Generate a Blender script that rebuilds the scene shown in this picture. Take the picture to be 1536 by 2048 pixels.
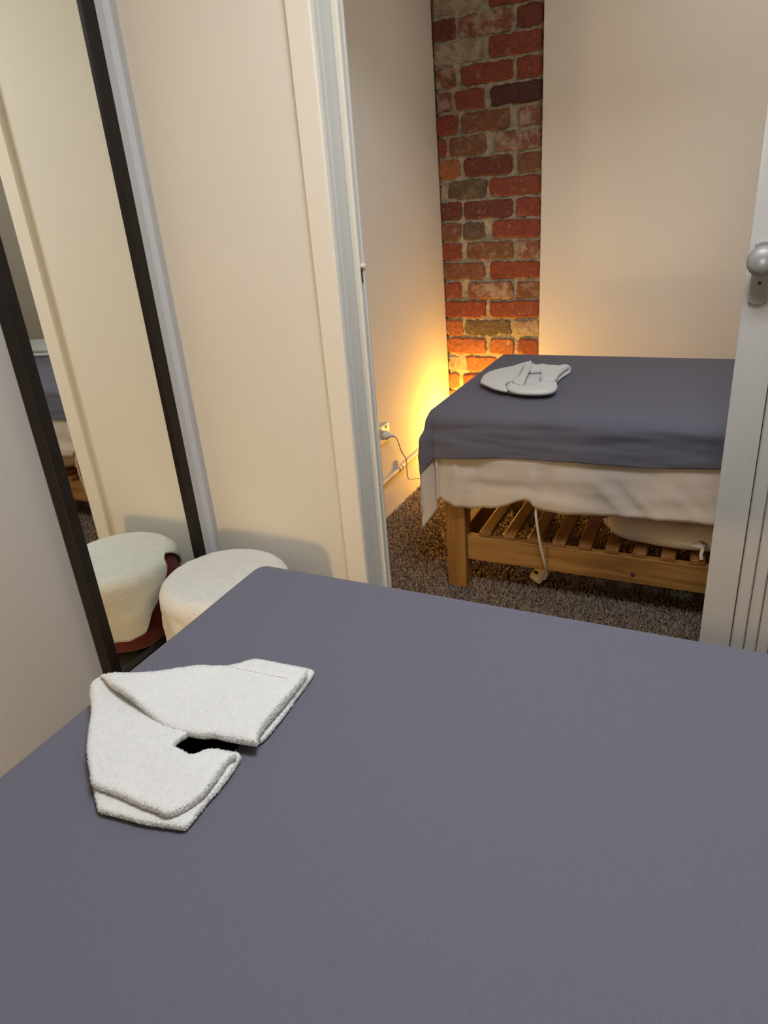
import bpy, bmesh, math, random
import numpy as np
from mathutils import Vector, Matrix, noise
from mathutils.geometry import delaunay_2d_cdt

for o in list(bpy.data.objects):
    bpy.data.objects.remove(o)
scene = bpy.context.scene
COL = scene.collection
random.seed(7)
PI = math.pi

# ------------------------------------------------------------------ camera
cam_data = bpy.data.cameras.new('camera')
cam = bpy.data.objects.new('camera', cam_data)
COL.objects.link(cam)
cam_data.sensor_fit = 'VERTICAL'
cam_data.sensor_height = 36.0
cam_data.sensor_width = 27.0
cam_data.lens = 1420.0 / 2048.0 * 36.0
cam_data.clip_start = 0.02
YAW, PITCH, ROLL = math.radians(27.368), math.radians(24.334), math.radians(-4.801)
fwd = Vector((-math.sin(YAW) * math.cos(PITCH), math.cos(YAW) * math.cos(PITCH), -math.sin(PITCH)))
rgt = Vector((math.cos(YAW), math.sin(YAW), 0))
up = rgt.cross(fwd)
r2 = math.cos(ROLL) * rgt + math.sin(ROLL) * up
u2 = -math.sin(ROLL) * rgt + math.cos(ROLL) * up
cam.matrix_world = Matrix(((r2.x, u2.x, -fwd.x, 0.0), (r2.y, u2.y, -fwd.y, 0.0),
                           (r2.z, u2.z, -fwd.z, 1.284), (0, 0, 0, 1)))
scene.camera = cam

# ------------------------------------------------------------------ world, exposure
world = bpy.data.worlds.new('world')
scene.world = world
world.use_nodes = True
world.node_tree.nodes['Background'].inputs[0].default_value = (0.9, 0.95, 1.0, 1)
world.node_tree.nodes['Background'].inputs[1].default_value = 0.0
vs = scene.view_settings
vs.view_transform = 'Standard'
vs.look = 'None'
vs.gamma = 1.0
vs.use_curve_mapping = False
vs.exposure = 0.0

# light levels (each lamp's light is made in its own builder below)
ROOM_PANEL_W = 27.0          # ceiling panel of the front room
INNER_PANEL_W = 5.0          # ceiling panel of the inner room
INNER_GLOBE_W = 16.5          # globe lamp on the floor of the inner room
FRONT_GLOBE_W = 34.0          # globe lamp on the floor of the front room

# ------------------------------------------------------------------ materials
def new_mat(name):
    m = bpy.data.materials.new(name)
    m.use_nodes = True
    nt = m.node_tree
    return m, nt, nt.nodes['Principled BSDF']

def mat_basic(name, col, rough=0.6, var=0.06, scale=6.0, bump=0.0, bump_scale=200.0, metallic=0.0,
              detail=4.0, stretch=(1, 1, 1), spec=0.5, dist=0.002, sheen=0.0):
    m, nt, b = new_mat(name)
    tc = nt.nodes.new('ShaderNodeTexCoord')
    mp = nt.nodes.new('ShaderNodeMapping')
    mp.inputs['Scale'].default_value = stretch
    nt.links.new(tc.outputs['Object'], mp.inputs['Vector'])
    n = nt.nodes.new('ShaderNodeTexNoise')
    n.inputs['Scale'].default_value = scale
    n.inputs['Detail'].default_value = detail
    nt.links.new(mp.outputs['Vector'], n.inputs['Vector'])
    r = nt.nodes.new('ShaderNodeValToRGB')
    r.color_ramp.elements[0].position = 0.3
    r.color_ramp.elements[1].position = 0.7
    r.color_ramp.elements[0].color = tuple(c * (1 - var) for c in col) + (1,)
    r.color_ramp.elements[1].color = tuple(min(1, c * (1 + var)) for c in col) + (1,)
    nt.links.new(n.outputs['Fac'], r.inputs['Fac'])
    nt.links.new(r.outputs['Color'], b.inputs['Base Color'])
    b.inputs['Roughness'].default_value = rough
    b.inputs['Metallic'].default_value = metallic
    b.inputs['Specular IOR Level'].default_value = spec
    if sheen:
        b.inputs['Sheen Weight'].default_value = sheen
    if bump:
        n2 = nt.nodes.new('ShaderNodeTexNoise')
        n2.inputs['Scale'].default_value = bump_scale
        n2.inputs['Detail'].default_value = 3.0
        nt.links.new(mp.outputs['Vector'], n2.inputs['Vector'])
        bp = nt.nodes.new('ShaderNodeBump')
        bp.inputs['Strength'].default_value = bump
        bp.inputs['Distance'].default_value = dist
        nt.links.new(n2.outputs['Fac'], bp.inputs['Height'])
        nt.links.new(bp.outputs['Normal'], b.inputs['Normal'])
    return m

def mat_fabric(name, col, thread=900.0, bump=0.15, translucent=0.0):
    m, nt, b = new_mat(name)
    tc = nt.nodes.new('ShaderNodeTexCoord')
    hs = []
    for ang in (0.0, PI / 2):
        mp = nt.nodes.new('ShaderNodeMapping')
        mp.inputs['Rotation'].default_value = (0, 0, ang)
        mp.inputs['Scale'].default_value = (1.0, 0.12, 0.12)
        nt.links.new(tc.outputs['Object'], mp.inputs['Vector'])
        n = nt.nodes.new('ShaderNodeTexNoise')
        n.inputs['Scale'].default_value = thread
        n.inputs['Detail'].default_value = 2.0
        nt.links.new(mp.outputs['Vector'], n.inputs['Vector'])
        hs.append(n)
    ad = nt.nodes.new('ShaderNodeMath'); ad.operation = 'ADD'
    nt.links.new(hs[0].outputs['Fac'], ad.inputs[0]); nt.links.new(hs[1].outputs['Fac'], ad.inputs[1])
    hf = nt.nodes.new('ShaderNodeMath'); hf.operation = 'MULTIPLY'; hf.inputs[1].default_value = 0.5
    nt.links.new(ad.outputs[0], hf.inputs[0])
    r = nt.nodes.new('ShaderNodeValToRGB')
    r.color_ramp.elements[0].position = 0.3; r.color_ramp.elements[1].position = 0.7
    r.color_ramp.elements[0].color = tuple(c * 0.93 for c in col) + (1,)
    r.color_ramp.elements[1].color = tuple(min(1, c * 1.07) for c in col) + (1,)
    nt.links.new(hf.outputs[0], r.inputs['Fac'])
    nt.links.new(r.outputs['Color'], b.inputs['Base Color'])
    b.inputs['Roughness'].default_value = 0.85
    b.inputs['Specular IOR Level'].default_value = 0.25
    b.inputs['Sheen Weight'].default_value = 0.1
    bp = nt.nodes.new('ShaderNodeBump')
    bp.inputs['Strength'].default_value = bump
    bp.inputs['Distance'].default_value = 0.001
    nt.links.new(hf.outputs[0], bp.inputs['Height'])
    nt.links.new(bp.outputs['Normal'], b.inputs['Normal'])
    if translucent:
        out = nt.nodes['Material Output']
        tr = nt.nodes.new('ShaderNodeBsdfTranslucent')
        tr.inputs['Color'].default_value = tuple(col) + (1,)
        mx = nt.nodes.new('ShaderNodeMixShader')
        mx.inputs[0].default_value = translucent
        nt.links.new(b.outputs[0], mx.inputs[1]); nt.links.new(tr.outputs[0], mx.inputs[2])
        nt.links.new(mx.outputs[0], out.inputs['Surface'])
    return m

def mat_wood(name, c1, c2, axis=0):
    m, nt, b = new_mat(name)
    tc = nt.nodes.new('ShaderNodeTexCoord')
    mp = nt.nodes.new('ShaderNodeMapping')
    sc = [14.0, 14.0, 14.0]; sc[axis] = 0.9
    mp.inputs['Scale'].default_value = sc
    oi = nt.nodes.new('ShaderNodeObjectInfo')
    va = nt.nodes.new('ShaderNodeVectorMath'); va.operation = 'ADD'
    nt.links.new(tc.outputs['Object'], va.inputs[0])
    nt.links.new(oi.outputs['Random'], va.inputs[1])
    nt.links.new(va.outputs[0], mp.inputs['Vector'])
    n = nt.nodes.new('ShaderNodeTexNoise')
    n.inputs['Scale'].default_value = 2.2; n.inputs['Detail'].default_value = 6.0
    n.inputs['Distortion'].default_value = 0.8
    nt.links.new(mp.outputs['Vector'], n.inputs['Vector'])
    w = nt.nodes.new('ShaderNodeMath'); w.operation = 'MULTIPLY'; w.inputs[1].default_value = 5.0
    nt.links.new(n.outputs['Fac'], w.inputs[0])
    fr = nt.nodes.new('ShaderNodeMath'); fr.operation = 'PINGPONG'; fr.inputs[1].default_value = 1.0
    nt.links.new(w.outputs[0], fr.inputs[0])
    r = nt.nodes.new('ShaderNodeValToRGB')
    r.color_ramp.elements[0].color = tuple(c1) + (1,)
    r.color_ramp.elements[1].color = tuple(c2) + (1,)
    nt.links.new(fr.outputs[0], r.inputs['Fac'])
    nt.links.new(r.outputs['Color'], b.inputs['Base Color'])
    b.inputs['Roughness'].default_value = 0.45
    bp = nt.nodes.new('ShaderNodeBump'); bp.inputs['Strength'].default_value = 0.15; bp.inputs['Distance'].default_value = 0.001
    nt.links.new(fr.outputs[0], bp.inputs['Height']); nt.links.new(bp.outputs['Normal'], b.inputs['Normal'])
    return m

def mat_brick(name, col, smear, smear_col):
    m, nt, b = new_mat(name)
    tc = nt.nodes.new('ShaderNodeTexCoord')
    oi = nt.nodes.new('ShaderNodeObjectInfo')
    ml = nt.nodes.new('ShaderNodeMath'); ml.operation = 'MULTIPLY'; ml.inputs[1].default_value = 7.0
    nt.links.new(oi.outputs['Random'], ml.inputs[0])
    va = nt.nodes.new('ShaderNodeVectorMath'); va.operation = 'ADD'      # every brick gets its own patch of the pattern
    nt.links.new(tc.outputs['Object'], va.inputs[0]); nt.links.new(ml.outputs[0], va.inputs[1])
    n = nt.nodes.new('ShaderNodeTexNoise'); n.inputs['Scale'].default_value = 20.0; n.inputs['Detail'].default_value = 9.0
    n.inputs['Roughness'].default_value = 0.7
    nt.links.new(va.outputs[0], n.inputs['Vector'])
    n2 = nt.nodes.new('ShaderNodeTexNoise'); n2.inputs['Scale'].default_value = 70.0; n2.inputs['Detail'].default_value = 8.0
    n2.inputs['Roughness'].default_value = 0.65
    nt.links.new(va.outputs[0], n2.inputs['Vector'])
    r1 = nt.nodes.new('ShaderNodeValToRGB')
    r1.color_ramp.elements[0].position = 0.3; r1.color_ramp.elements[1].position = 0.75
    r1.color_ramp.elements[0].color = tuple(c * 0.42 for c in col) + (1,)
    r1.color_ramp.elements[1].color = tuple(min(1, c * 1.25) for c in col) + (1,)
    nt.links.new(n2.outputs['Fac'], r1.inputs['Fac'])
    r2_ = nt.nodes.new('ShaderNodeValToRGB')
    r2_.color_ramp.elements[0].position = 0.62 - 0.22 * smear
    r2_.color_ramp.elements[1].position = 0.74 - 0.20 * smear
    r2_.color_ramp.elements[0].color = (0, 0, 0, 1); r2_.color_ramp.elements[1].color = (1, 1, 1, 1)
    nt.links.new(n.outputs['Fac'], r2_.inputs['Fac'])
    mx = nt.nodes.new('ShaderNodeMix'); mx.data_type = 'RGBA'
    sc = nt.nodes.new('ShaderNodeMath'); sc.operation = 'MULTIPLY'; sc.inputs[1].default_value = 0.35 + 0.5 * smear
    nt.links.new(r2_.outputs['Color'], sc.inputs[0])
    nt.links.new(sc.outputs[0], mx.inputs['Factor'])
    nt.links.new(r1.outputs['Color'], mx.inputs[6])
    mx.inputs[7].default_value = tuple(smear_col) + (1,)
    nt.links.new(mx.outputs[2], b.inputs['Base Color'])
    b.inputs['Roughness'].default_value = 0.55
    bp = nt.nodes.new('ShaderNodeBump'); bp.inputs['Strength'].default_value = 0.9; bp.inputs['Distance'].default_value = 0.004
    nt.links.new(n2.outputs['Fac'], bp.inputs['Height']); nt.links.new(bp.outputs['Normal'], b.inputs['Normal'])
    return m

def mat_emit(name, col, strength):
    m, nt, b = new_mat(name)
    b.inputs['Base Color'].default_value = tuple(col) + (1,)
    b.inputs['Emission Color'].default_value = tuple(col) + (1,)
    b.inputs['Emission Strength'].default_value = strength
    return m

M = {}
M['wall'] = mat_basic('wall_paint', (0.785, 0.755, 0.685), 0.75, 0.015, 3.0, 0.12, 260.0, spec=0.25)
M['wall_left'] = mat_basic('wall_paint_left_dimmed', (0.50, 0.49, 0.475), 0.75, 0.015, 3.0, 0.12, 260.0, spec=0.25)  # grey paint, darkened to stand for the weaker light on this wall
M['ceiling'] = mat_basic('ceiling_paint', (0.78, 0.76, 0.72), 0.85, 0.01)
M['trim'] = mat_basic('trim_gloss_paint', (0.84, 0.80, 0.71), 0.38, 0.01, 4.0)
M['jamb'] = mat_basic('jamb_paint', (0.64, 0.645, 0.615), 0.35, 0.01, 4.0)
M['grey_trim'] = mat_basic('grey_trim_paint', (0.50, 0.51, 0.53), 0.4, 0.015, 4.0)
M['grey_trim_lit'] = mat_basic('grey_trim_paint_lit', (0.60, 0.62, 0.66), 0.35, 0.015, 4.0)  # the trim grey, lightened for the bead face turned to the light
M['carpet'] = mat_basic('carpet_backing', (0.07, 0.058, 0.05), 0.95, 0.2, 60.0)
M['pile'] = mat_basic('carpet_yarn', (0.36, 0.285, 0.225), 0.38, 0.5, 90.0, spec=1.0)
_nt = M['pile'].node_tree
_tr = _nt.nodes.new('ShaderNodeBsdfTranslucent'); _tr.inputs['Color'].default_value = (0.75, 0.58, 0.42, 1)
_mx = _nt.nodes.new('ShaderNodeMixShader'); _mx.inputs[0].default_value = 0.45
_nt.links.new(_nt.nodes['Principled BSDF'].outputs[0], _mx.inputs[1]); _nt.links.new(_tr.outputs[0], _mx.inputs[2])
_nt.links.new(_mx.outputs[0], _nt.nodes['Material Output'].inputs['Surface'])
M['sheet'] = mat_fabric('grey_sheet', (0.113, 0.113, 0.150))
M['white_sheet'] = mat_fabric('white_sheet', (0.74, 0.68, 0.61), 700.0, 0.15, 0.35)
M['bag'] = mat_fabric('calico', (0.62, 0.57, 0.48), 500.0, 0.25)
M['towel'] = mat_basic('white_terry', (0.70, 0.71, 0.705), 0.95, 0.03, 90.0, 0.9, 520.0, spec=0.1, dist=0.0025, sheen=0.3)
M['towel_band'] = mat_basic('terry_hem', (0.84, 0.84, 0.82), 0.9, 0.02, 90.0, 0.3, 300.0, spec=0.1)
M['fleece'] = mat_basic('white_fleece', (0.80, 0.80, 0.76), 0.97, 0.04, 60.0, 1.0, 330.0, spec=0.1, dist=0.004, sheen=0.3)
M['black'] = mat_basic('black_frame', (0.010, 0.007, 0.006), 0.5, 0.2, 30.0, spec=0.3)
M['vinyl'] = mat_basic('brown_vinyl', (0.035, 0.02, 0.014), 0.4, 0.1, 40.0)
M['red'] = mat_basic('red_velvet', (0.16, 0.006, 0.012), 0.8, 0.2, 30.0, sheen=0.3)
M['foot'] = mat_basic('dark_foot', (0.03, 0.018, 0.012), 0.4, 0.1, 30.0)
M['wood_x'] = mat_wood('pine_along_x', (0.22, 0.098, 0.023), (0.36, 0.185, 0.047), 0)
M['wood_y'] = mat_wood('pine_along_y', (0.19, 0.074, 0.019), (0.29, 0.125, 0.035), 1)
M['wood_z'] = mat_wood('pine_along_z', (0.22, 0.098, 0.023), (0.36, 0.185, 0.047), 2)
M['knot'] = mat_basic('pine_knot', (0.045, 0.009, 0.006), 0.5, 0.2, 60.0)
M['door'] = mat_basic('white_woodgrain', (0.54, 0.535, 0.52), 0.42, 0.03, 5.0, 0.25, 30.0, stretch=(10, 10, 0.7), dist=0.002)
M['dark_gap'] = mat_basic('gap_shade', (0.03, 0.022, 0.018), 0.7, 0.1)  # near-black stands for the shade in the door gaps and striker slot
M['nickel'] = mat_basic('satin_nickel', (0.34, 0.335, 0.33), 0.5, 0.03, 30.0, metallic=0.35)
M['keyhole'] = mat_basic('keyhole', (0.01, 0.01, 0.01), 0.6, 0.1)
M['plastic'] = mat_basic('white_plastic', (0.72, 0.69, 0.62), 0.35, 0.01)
M['cord'] = mat_basic('white_cord', (0.62, 0.57, 0.50), 0.5, 0.02)
M['conduit'] = mat_basic('painted_conduit', (0.68, 0.60, 0.48), 0.4, 0.02)
M['label'] = mat_basic('yellow_label', (0.85, 0.70, 0.20), 0.5, 0.04, 90.0)
M['mortar'] = mat_basic('lime_mortar', (0.40, 0.345, 0.255), 0.95, 0.28, 30.0, 1.0, 110.0, dist=0.006, spec=0.15)
M['panel_glow'] = mat_emit('light_panel_diffuser', (0.97, 0.98, 1.0), 3.0)
mm, nt, b = new_mat('mirror_glass')
b.inputs['Metallic'].default_value = 1.0
b.inputs['Roughness'].default_value = 0.0
b.inputs['Base Color'].default_value = (0.90, 0.92, 0.88, 1)
M['mirror'] = mm
SM = (0.42, 0.36, 0.29)
M['b_red'] = mat_brick('brick_red', (0.27, 0.055, 0.025), 0.18, SM)
M['b_dark'] = mat_brick('brick_dark_red', (0.17, 0.036, 0.02), 0.2, SM)
M['b_maroon'] = mat_brick('brick_maroon', (0.085, 0.022, 0.018), 0.05, SM)
M['b_orange'] = mat_brick('brick_orange', (0.40, 0.125, 0.045), 0.2, SM)
M['b_brown'] = mat_brick('brick_brown', (0.22, 0.085, 0.04), 0.35, SM)
M['b_smear'] = mat_brick('brick_smeared', (0.25, 0.085, 0.05), 0.75, SM)
M['b_pale'] = mat_brick('brick_mortar_coated', (0.30, 0.19, 0.13), 1.0, (0.40, 0.36, 0.27))
M['b_green'] = mat_brick('brick_grey_green', (0.13, 0.085, 0.05), 0.6, (0.20, 0.17, 0.10))

# ------------------------------------------------------------------ helpers
def obj(name, verts, faces, mat, parent=None, smooth=False):
    me = bpy.data.meshes.new(name)
    me.from_pydata([tuple(map(float, v)) for v in verts], [], faces)
    me.update()
    o = bpy.data.objects.new(name, me)
    COL.objects.link(o)
    if mat: me.materials.append(M[mat] if isinstance(mat, str) else mat)
    if parent is not None: o.parent = parent
    if smooth:
        for p in me.polygons: p.use_smooth = True
    return o

def obj_bm(name, bm, mat, parent=None, smooth=False):
    bmesh.ops.recalc_face_normals(bm, faces=bm.faces[:])
    me = bpy.data.meshes.new(name)
    bm.to_mesh(me); bm.free()
    o = bpy.data.objects.new(name, me)
    COL.objects.link(o)
    if mat: me.materials.append(M[mat] if isinstance(mat, str) else mat)
    if parent is not None: o.parent = parent
    if smooth:
        for p in me.polygons: p.use_smooth = True
    return o

def empty(name, loc=(0, 0, 0)):
    o = bpy.data.objects.new(name, None)
    COL.objects.link(o)
    o.location = loc
    o.empty_display_size = 0.05
    return o

def tag(o, label, cat, group=None, kind=None):
    o['label'] = label
    o['category'] = cat
    if group: o['group'] = group
    if kind: o['kind'] = kind
    return o

def put(o, parent):
    """parent a mesh whose vertices are in world coordinates to an Empty standing elsewhere"""
    o.parent = parent
    o.matrix_parent_inverse = Matrix.Translation(-Vector(parent.location)) if parent.parent is None else Matrix.Identity(4)
    return o

def add_box(bm, x0, x1, y0, y1, z0, z1, bevel=0.0, seg=2):
    vs_ = [bm.verts.new(p) for p in ((x0, y0, z0), (x1, y0, z0), (x1, y1, z0), (x0, y1, z0),
                                     (x0, y0, z1), (x1, y0, z1), (x1, y1, z1), (x0, y1, z1))]
    fs = [bm.faces.new([vs_[i] for i in f]) for f in
          ((0, 3, 2, 1), (4, 5, 6, 7), (0, 1, 5, 4), (1, 2, 6, 5), (2, 3, 7, 6), (3, 0, 4, 7))]
    if bevel:
        es = list({e for f in fs for e in f.edges})
        bmesh.ops.bevel(bm, geom=es, offset=bevel, segments=seg, affect='EDGES', profile=0.5)

def box(name, x0, x1, y0, y1, z0, z1, mat, parent=None, bevel=0.0, seg=2, smooth=False):
    bm = bmesh.new()
    add_box(bm, x0, x1, y0, y1, z0, z1, bevel, seg)
    o = obj_bm(name, bm, mat, None, smooth)
    if parent is not None: put(o, parent)
    return o

def prism_z(name, prof, z0, z1, mat, parent=None):
    """profile in x,y extruded along z"""
    n = len(prof)
    v = [(x, y, z0) for x, y in prof] + [(x, y, z1) for x, y in prof]
    f = [[i, (i + 1) % n, n + (i + 1) % n, n + i] for i in range(n)]
    f += [list(range(n))[::-1], list(range(n, 2 * n))]
    o = obj(name, v, f, mat)
    if parent is not None: put(o, parent)
    return o

def lathe(name, prof, mat, centre, parent=None, seg=40, axis='z', closed_top=True, wob=None):
    """profile (radius, height) spun round an axis through centre"""
    v, f = [], []
    for r, h in prof:
        for k in range(seg):
            a = 2 * PI * k / seg
            p = (r * math.cos(a), r * math.sin(a), h)
            if axis == 'y': p = (p[0], -p[2], p[1])       # height runs towards -y
            if axis == 'x': p = (p[2], p[0], p[1])        # height runs towards +x
            v.append((centre[0] + p[0], centre[1] + p[1], centre[2] + p[2]))
    for i in range(len(prof) - 1):
        for k in range(seg):
            f.append([i * seg + k, i * seg + (k + 1) % seg, (i + 1) * seg + (k + 1) % seg, (i + 1) * seg + k])
    f.append([k for k in range(seg)][::-1])
    f.append([(len(prof) - 1) * seg + k for k in range(seg)])
    bm = bmesh.new()
    bv = [bm.verts.new(p) for p in v]
    for q in f: bm.faces.new([bv[i] for i in q])
    o = obj_bm(name, bm, mat, None, True)
    if parent is not None: put(o, parent)
    return o

def catmull(pts, n=8, closed=False):
    P = [Vector(p) for p in pts]
    out = []
    N = len(P)
    for i in range(N if closed else N - 1):
        if closed:
            a, b, c, d = P[(i - 1) % N], P[i], P[(i + 1) % N], P[(i + 2) % N]
        else:
            a, b, c, d = P[max(i - 1, 0)], P[i], P[i + 1], P[min(i + 2, N - 1)]
        for k in range(n):
            t = k / n
            out.append(0.5 * ((2 * b) + (c - a) * t + (2 * a - 5 * b + 4 * c - d) * t * t + (3 * b - a - 3 * c + d) * t ** 3))
    if not closed: out.append(P[-1])
    return out

def tube(name, pts, rad, mat, parent=None, seg=10, n=8):
    P = catmull(pts, n)
    v, f = [], []
    prev = None
    for i, p in enumerate(P):
        t = (P[min(i + 1, len(P) - 1)] - P[max(i - 1, 0)]).normalized()
        a = prev if prev is not None else (Vector((0, 0, 1)) if abs(t.z) < 0.9 else Vector((1, 0, 0)))
        s = (a - t * a.dot(t)).normalized()
        prev = s
        q = t.cross(s)
        for k in range(seg):
            w = 2 * PI * k / seg
            v.append(p + rad * (math.cos(w) * s + math.sin(w) * q))
    for i in range(len(P) - 1):
        for k in range(seg):
            f.append([i * seg + k, i * seg + (k + 1) % seg, (i + 1) * seg + (k + 1) % seg, (i + 1) * seg + k])
    f.append(list(range(seg))[::-1]); f.append([(len(P) - 1) * seg + k for k in range(seg)])
    bm = bmesh.new()
    bv = [bm.verts.new(p) for p in v]
    for q in f: bm.faces.new([bv[i] for i in q])
    o = obj_bm(name, bm, mat, None, True)
    if parent is not None: put(o, parent)
    return o

def seg_dist(pts, poly):
    """distance of every point to a closed polyline"""
    P = np.asarray(pts)[:, None, :]
    A = np.asarray(poly)[None, :, :]
    B = np.roll(np.asarray(poly), -1, axis=0)[None, :, :]
    AB = B - A
    t = np.clip(((P - A) * AB).sum(2) / np.maximum((AB * AB).sum(2), 1e-12), 0, 1)
    D = P - (A + AB * t[..., None])
    return np.sqrt((D * D).sum(2)).min(1)

def inside(pts, poly):
    p = np.asarray(pts); q = np.asarray(poly)
    x, y = p[:, 0][:, None], p[:, 1][:, None]
    x0, y0 = q[:, 0][None], q[:, 1][None]
    x1, y1 = np.roll(q[:, 0], -1)[None], np.roll(q[:, 1], -1)[None]
    c = ((y0 > y) != (y1 > y)) & (x < (x1 - x0) * (y - y0) / (y1 - y0 + 1e-15) + x0)
    return (c.sum(1) % 2) == 1

def slab(poly, base, thick, edge, res, rough=0.0006, lift=None, seed=0.0):
    """thick soft layer with rounded edges over an outline (x, y); base(x, y) is the height it lies on.
    returns vertices and faces"""
    ring = np.array([(p.x, p.y) for p in catmull([(a, b_, 0) for a, b_ in poly], 5, True)])
    # resample
    L = np.sqrt(((np.roll(ring, -1, 0) - ring) ** 2).sum(1)); c = np.concatenate([[0], np.cumsum(L)])
    n = max(24, int(c[-1] / res))
    tt = np.linspace(0, c[-1], n, endpoint=False)
    rc = np.vstack([ring, ring[:1]])
    ring = np.stack([np.interp(tt, c, rc[:, 0]), np.interp(tt, c, rc[:, 1])], 1)
    x0, y0 = ring.min(0); x1, y1 = ring.max(0)
    gx, gy = np.meshgrid(np.arange(x0, x1, res), np.arange(y0, y1, res * 0.87))
    gx = gx + (np.arange(gx.shape[0]) % 2)[:, None] * res * 0.5
    g = np.stack([gx.ravel(), gy.ravel()], 1)
    # extra rings close to the edge keep the rounding crisp
    nrm = np.roll(ring, -1, 0) - np.roll(ring, 1, 0)
    nrm = np.stack([-nrm[:, 1], nrm[:, 0]], 1); nrm /= np.maximum(np.linalg.norm(nrm, axis=1), 1e-9)[:, None]
    area = 0.5 * np.sum(ring[:, 0] * np.roll(ring[:, 1], -1) - np.roll(ring[:, 0], -1) * ring[:, 1])
    if area < 0: nrm = -nrm
    extra = [ring + nrm * edge * q for q in (0.12, 0.4)]
    g = g[inside(g, ring)]
    if len(g): g = g[seg_dist(g, ring) > edge * 0.4 + res * 0.45]
    ins = []
    for q, e in zip((0.12, 0.4), extra):
        k = inside(e, ring); e = e[k]
        ins.append(e[seg_dist(e, ring) > edge * q * 0.8])
    pts = np.vstack([ring] + ins + [g])
    res_ = delaunay_2d_cdt([Vector(p) for p in pts], [(i, (i + 1) % n) for i in range(n)], [], 1, 1e-6)
    P = np.array([(p.x, p.y) for p in res_[0]])
    F = [list(f) for f in res_[2]]
    d = seg_dist(P, ring)
    q = np.sqrt(np.clip(1 - (1 - np.clip(d / edge, 0, 1)) ** 2, 0, 1))
    onb = d < 1e-6
    V, FF = [], []
    top = {}; bot = {}
    for i, (x, y) in enumerate(P):
        zb = base(x, y)
        li = lift(x, y) if lift else 0.0
        r_ = rough * (noise.noise((x * 220, y * 220, seed)) + 0.6 * noise.noise((x * 90, y * 90, seed + 4)))
        top[i] = len(V); V.append((x, y, zb + thick / 2 + (thick / 2 + li) * q[i] + r_ * q[i] * 1.5))
        if onb[i]:
            bot[i] = top[i]
            V[-1] = (x + rough * noise.noise((x * 250, y * 250, 3)), y + rough * noise.noise((x * 250, y * 250, 9)), V[-1][2])
        else:
            bot[i] = len(V); V.append((x, y, zb + thick / 2 - thick / 2 * q[i]))
    for t in F:
        a = [top[i] for i in t]; b_ = [bot[i] for i in t][::-1]
        FF.append(a)
        if set(a) != set(b_): FF.append(b_)
    return V, FF

def merge(parts):
    V, F = [], []
    for v, f in parts:
        k = len(V); V += v; F += [[i + k for i in q] for q in f]
    return V, F

# ------------------------------------------------------------------ the rooms (structure)
CEIL = 2.45
def struct(o, label, cat): return tag(o, label, cat, kind='structure')

struct(box('floor', -1.56, 1.74, -1.64, 3.34, -0.06, 0.0, 'carpet'), 'dark taupe carpeted floor running through both rooms', 'floor')
struct(box('ceiling', -1.56, 1.74, -1.64, 3.34, CEIL, CEIL + 0.05, 'ceiling'), 'plain white ceiling over both rooms', 'ceiling')
struct(box('wall_left', -1.56, -1.52, -1.6, 1.66, 0, CEIL, 'wall_left'), 'plain wall of shade-darkened grey behind the black framed mirror', 'wall')
struct(box('wall_front', -1.56, 1.74, -1.64, -1.6, 0, CEIL, 'wall'), 'cream wall behind the viewer', 'wall')
struct(box('wall_right', 1.70, 1.74, -1.6, 3.34, 0, CEIL, 'wall'), 'cream wall on the far right of both rooms', 'wall')
OPEN_L, OPEN_R, OPEN_T = -0.975, 0.62, 2.08
bm = bmesh.new()
add_box(bm, -1.56, OPEN_L, 1.66, 1.79, 0, CEIL)
add_box(bm, OPEN_R, 1.70, 1.66, 1.79, 0, CEIL)
add_box(bm, OPEN_L, OPEN_R, 1.66, 1.79, OPEN_T, CEIL)
struct(obj_bm('wall_back', bm, 'wall'), 'cream partition wall with the doorway opening in it', 'wall')

def lean(z): return -1.261 - 0.01 * z
v = [(-1.33, 1.79, 0), (lean(0), 1.79, 0), (lean(0), 3.262, 0), (-1.33, 3.262, 0),
     (-1.33, 1.79, CEIL), (lean(CEIL), 1.79, CEIL), (lean(CEIL), 3.262, CEIL), (-1.33, 3.262, CEIL)]
struct(obj('wall_inner', v, [(0, 3, 2, 1), (4, 5, 6, 7), (0, 1, 5, 4), (1, 2, 6, 5), (2, 3, 7, 6), (3, 0, 4, 7)], 'wall'),
       'cream side wall of the inner room with the power outlet on it', 'wall')
v = [(-0.8125, 3.243, 0), (1.70, 3.243, 0), (1.70, 3.30, 0), (-0.8125, 3.30, 0),
     (-0.8055, 3.243, CEIL), (1.70, 3.243, CEIL), (1.70, 3.30, CEIL), (-0.8055, 3.30, CEIL)]
struct(obj('wall_far', v, [(0, 3, 2, 1), (4, 5, 6, 7), (0, 1, 5, 4), (1, 2, 6, 5), (2, 3, 7, 6), (3, 0, 4, 7)], 'wall'),
       'cream plasterboard wall right of the exposed brick strip', 'wall')

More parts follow.
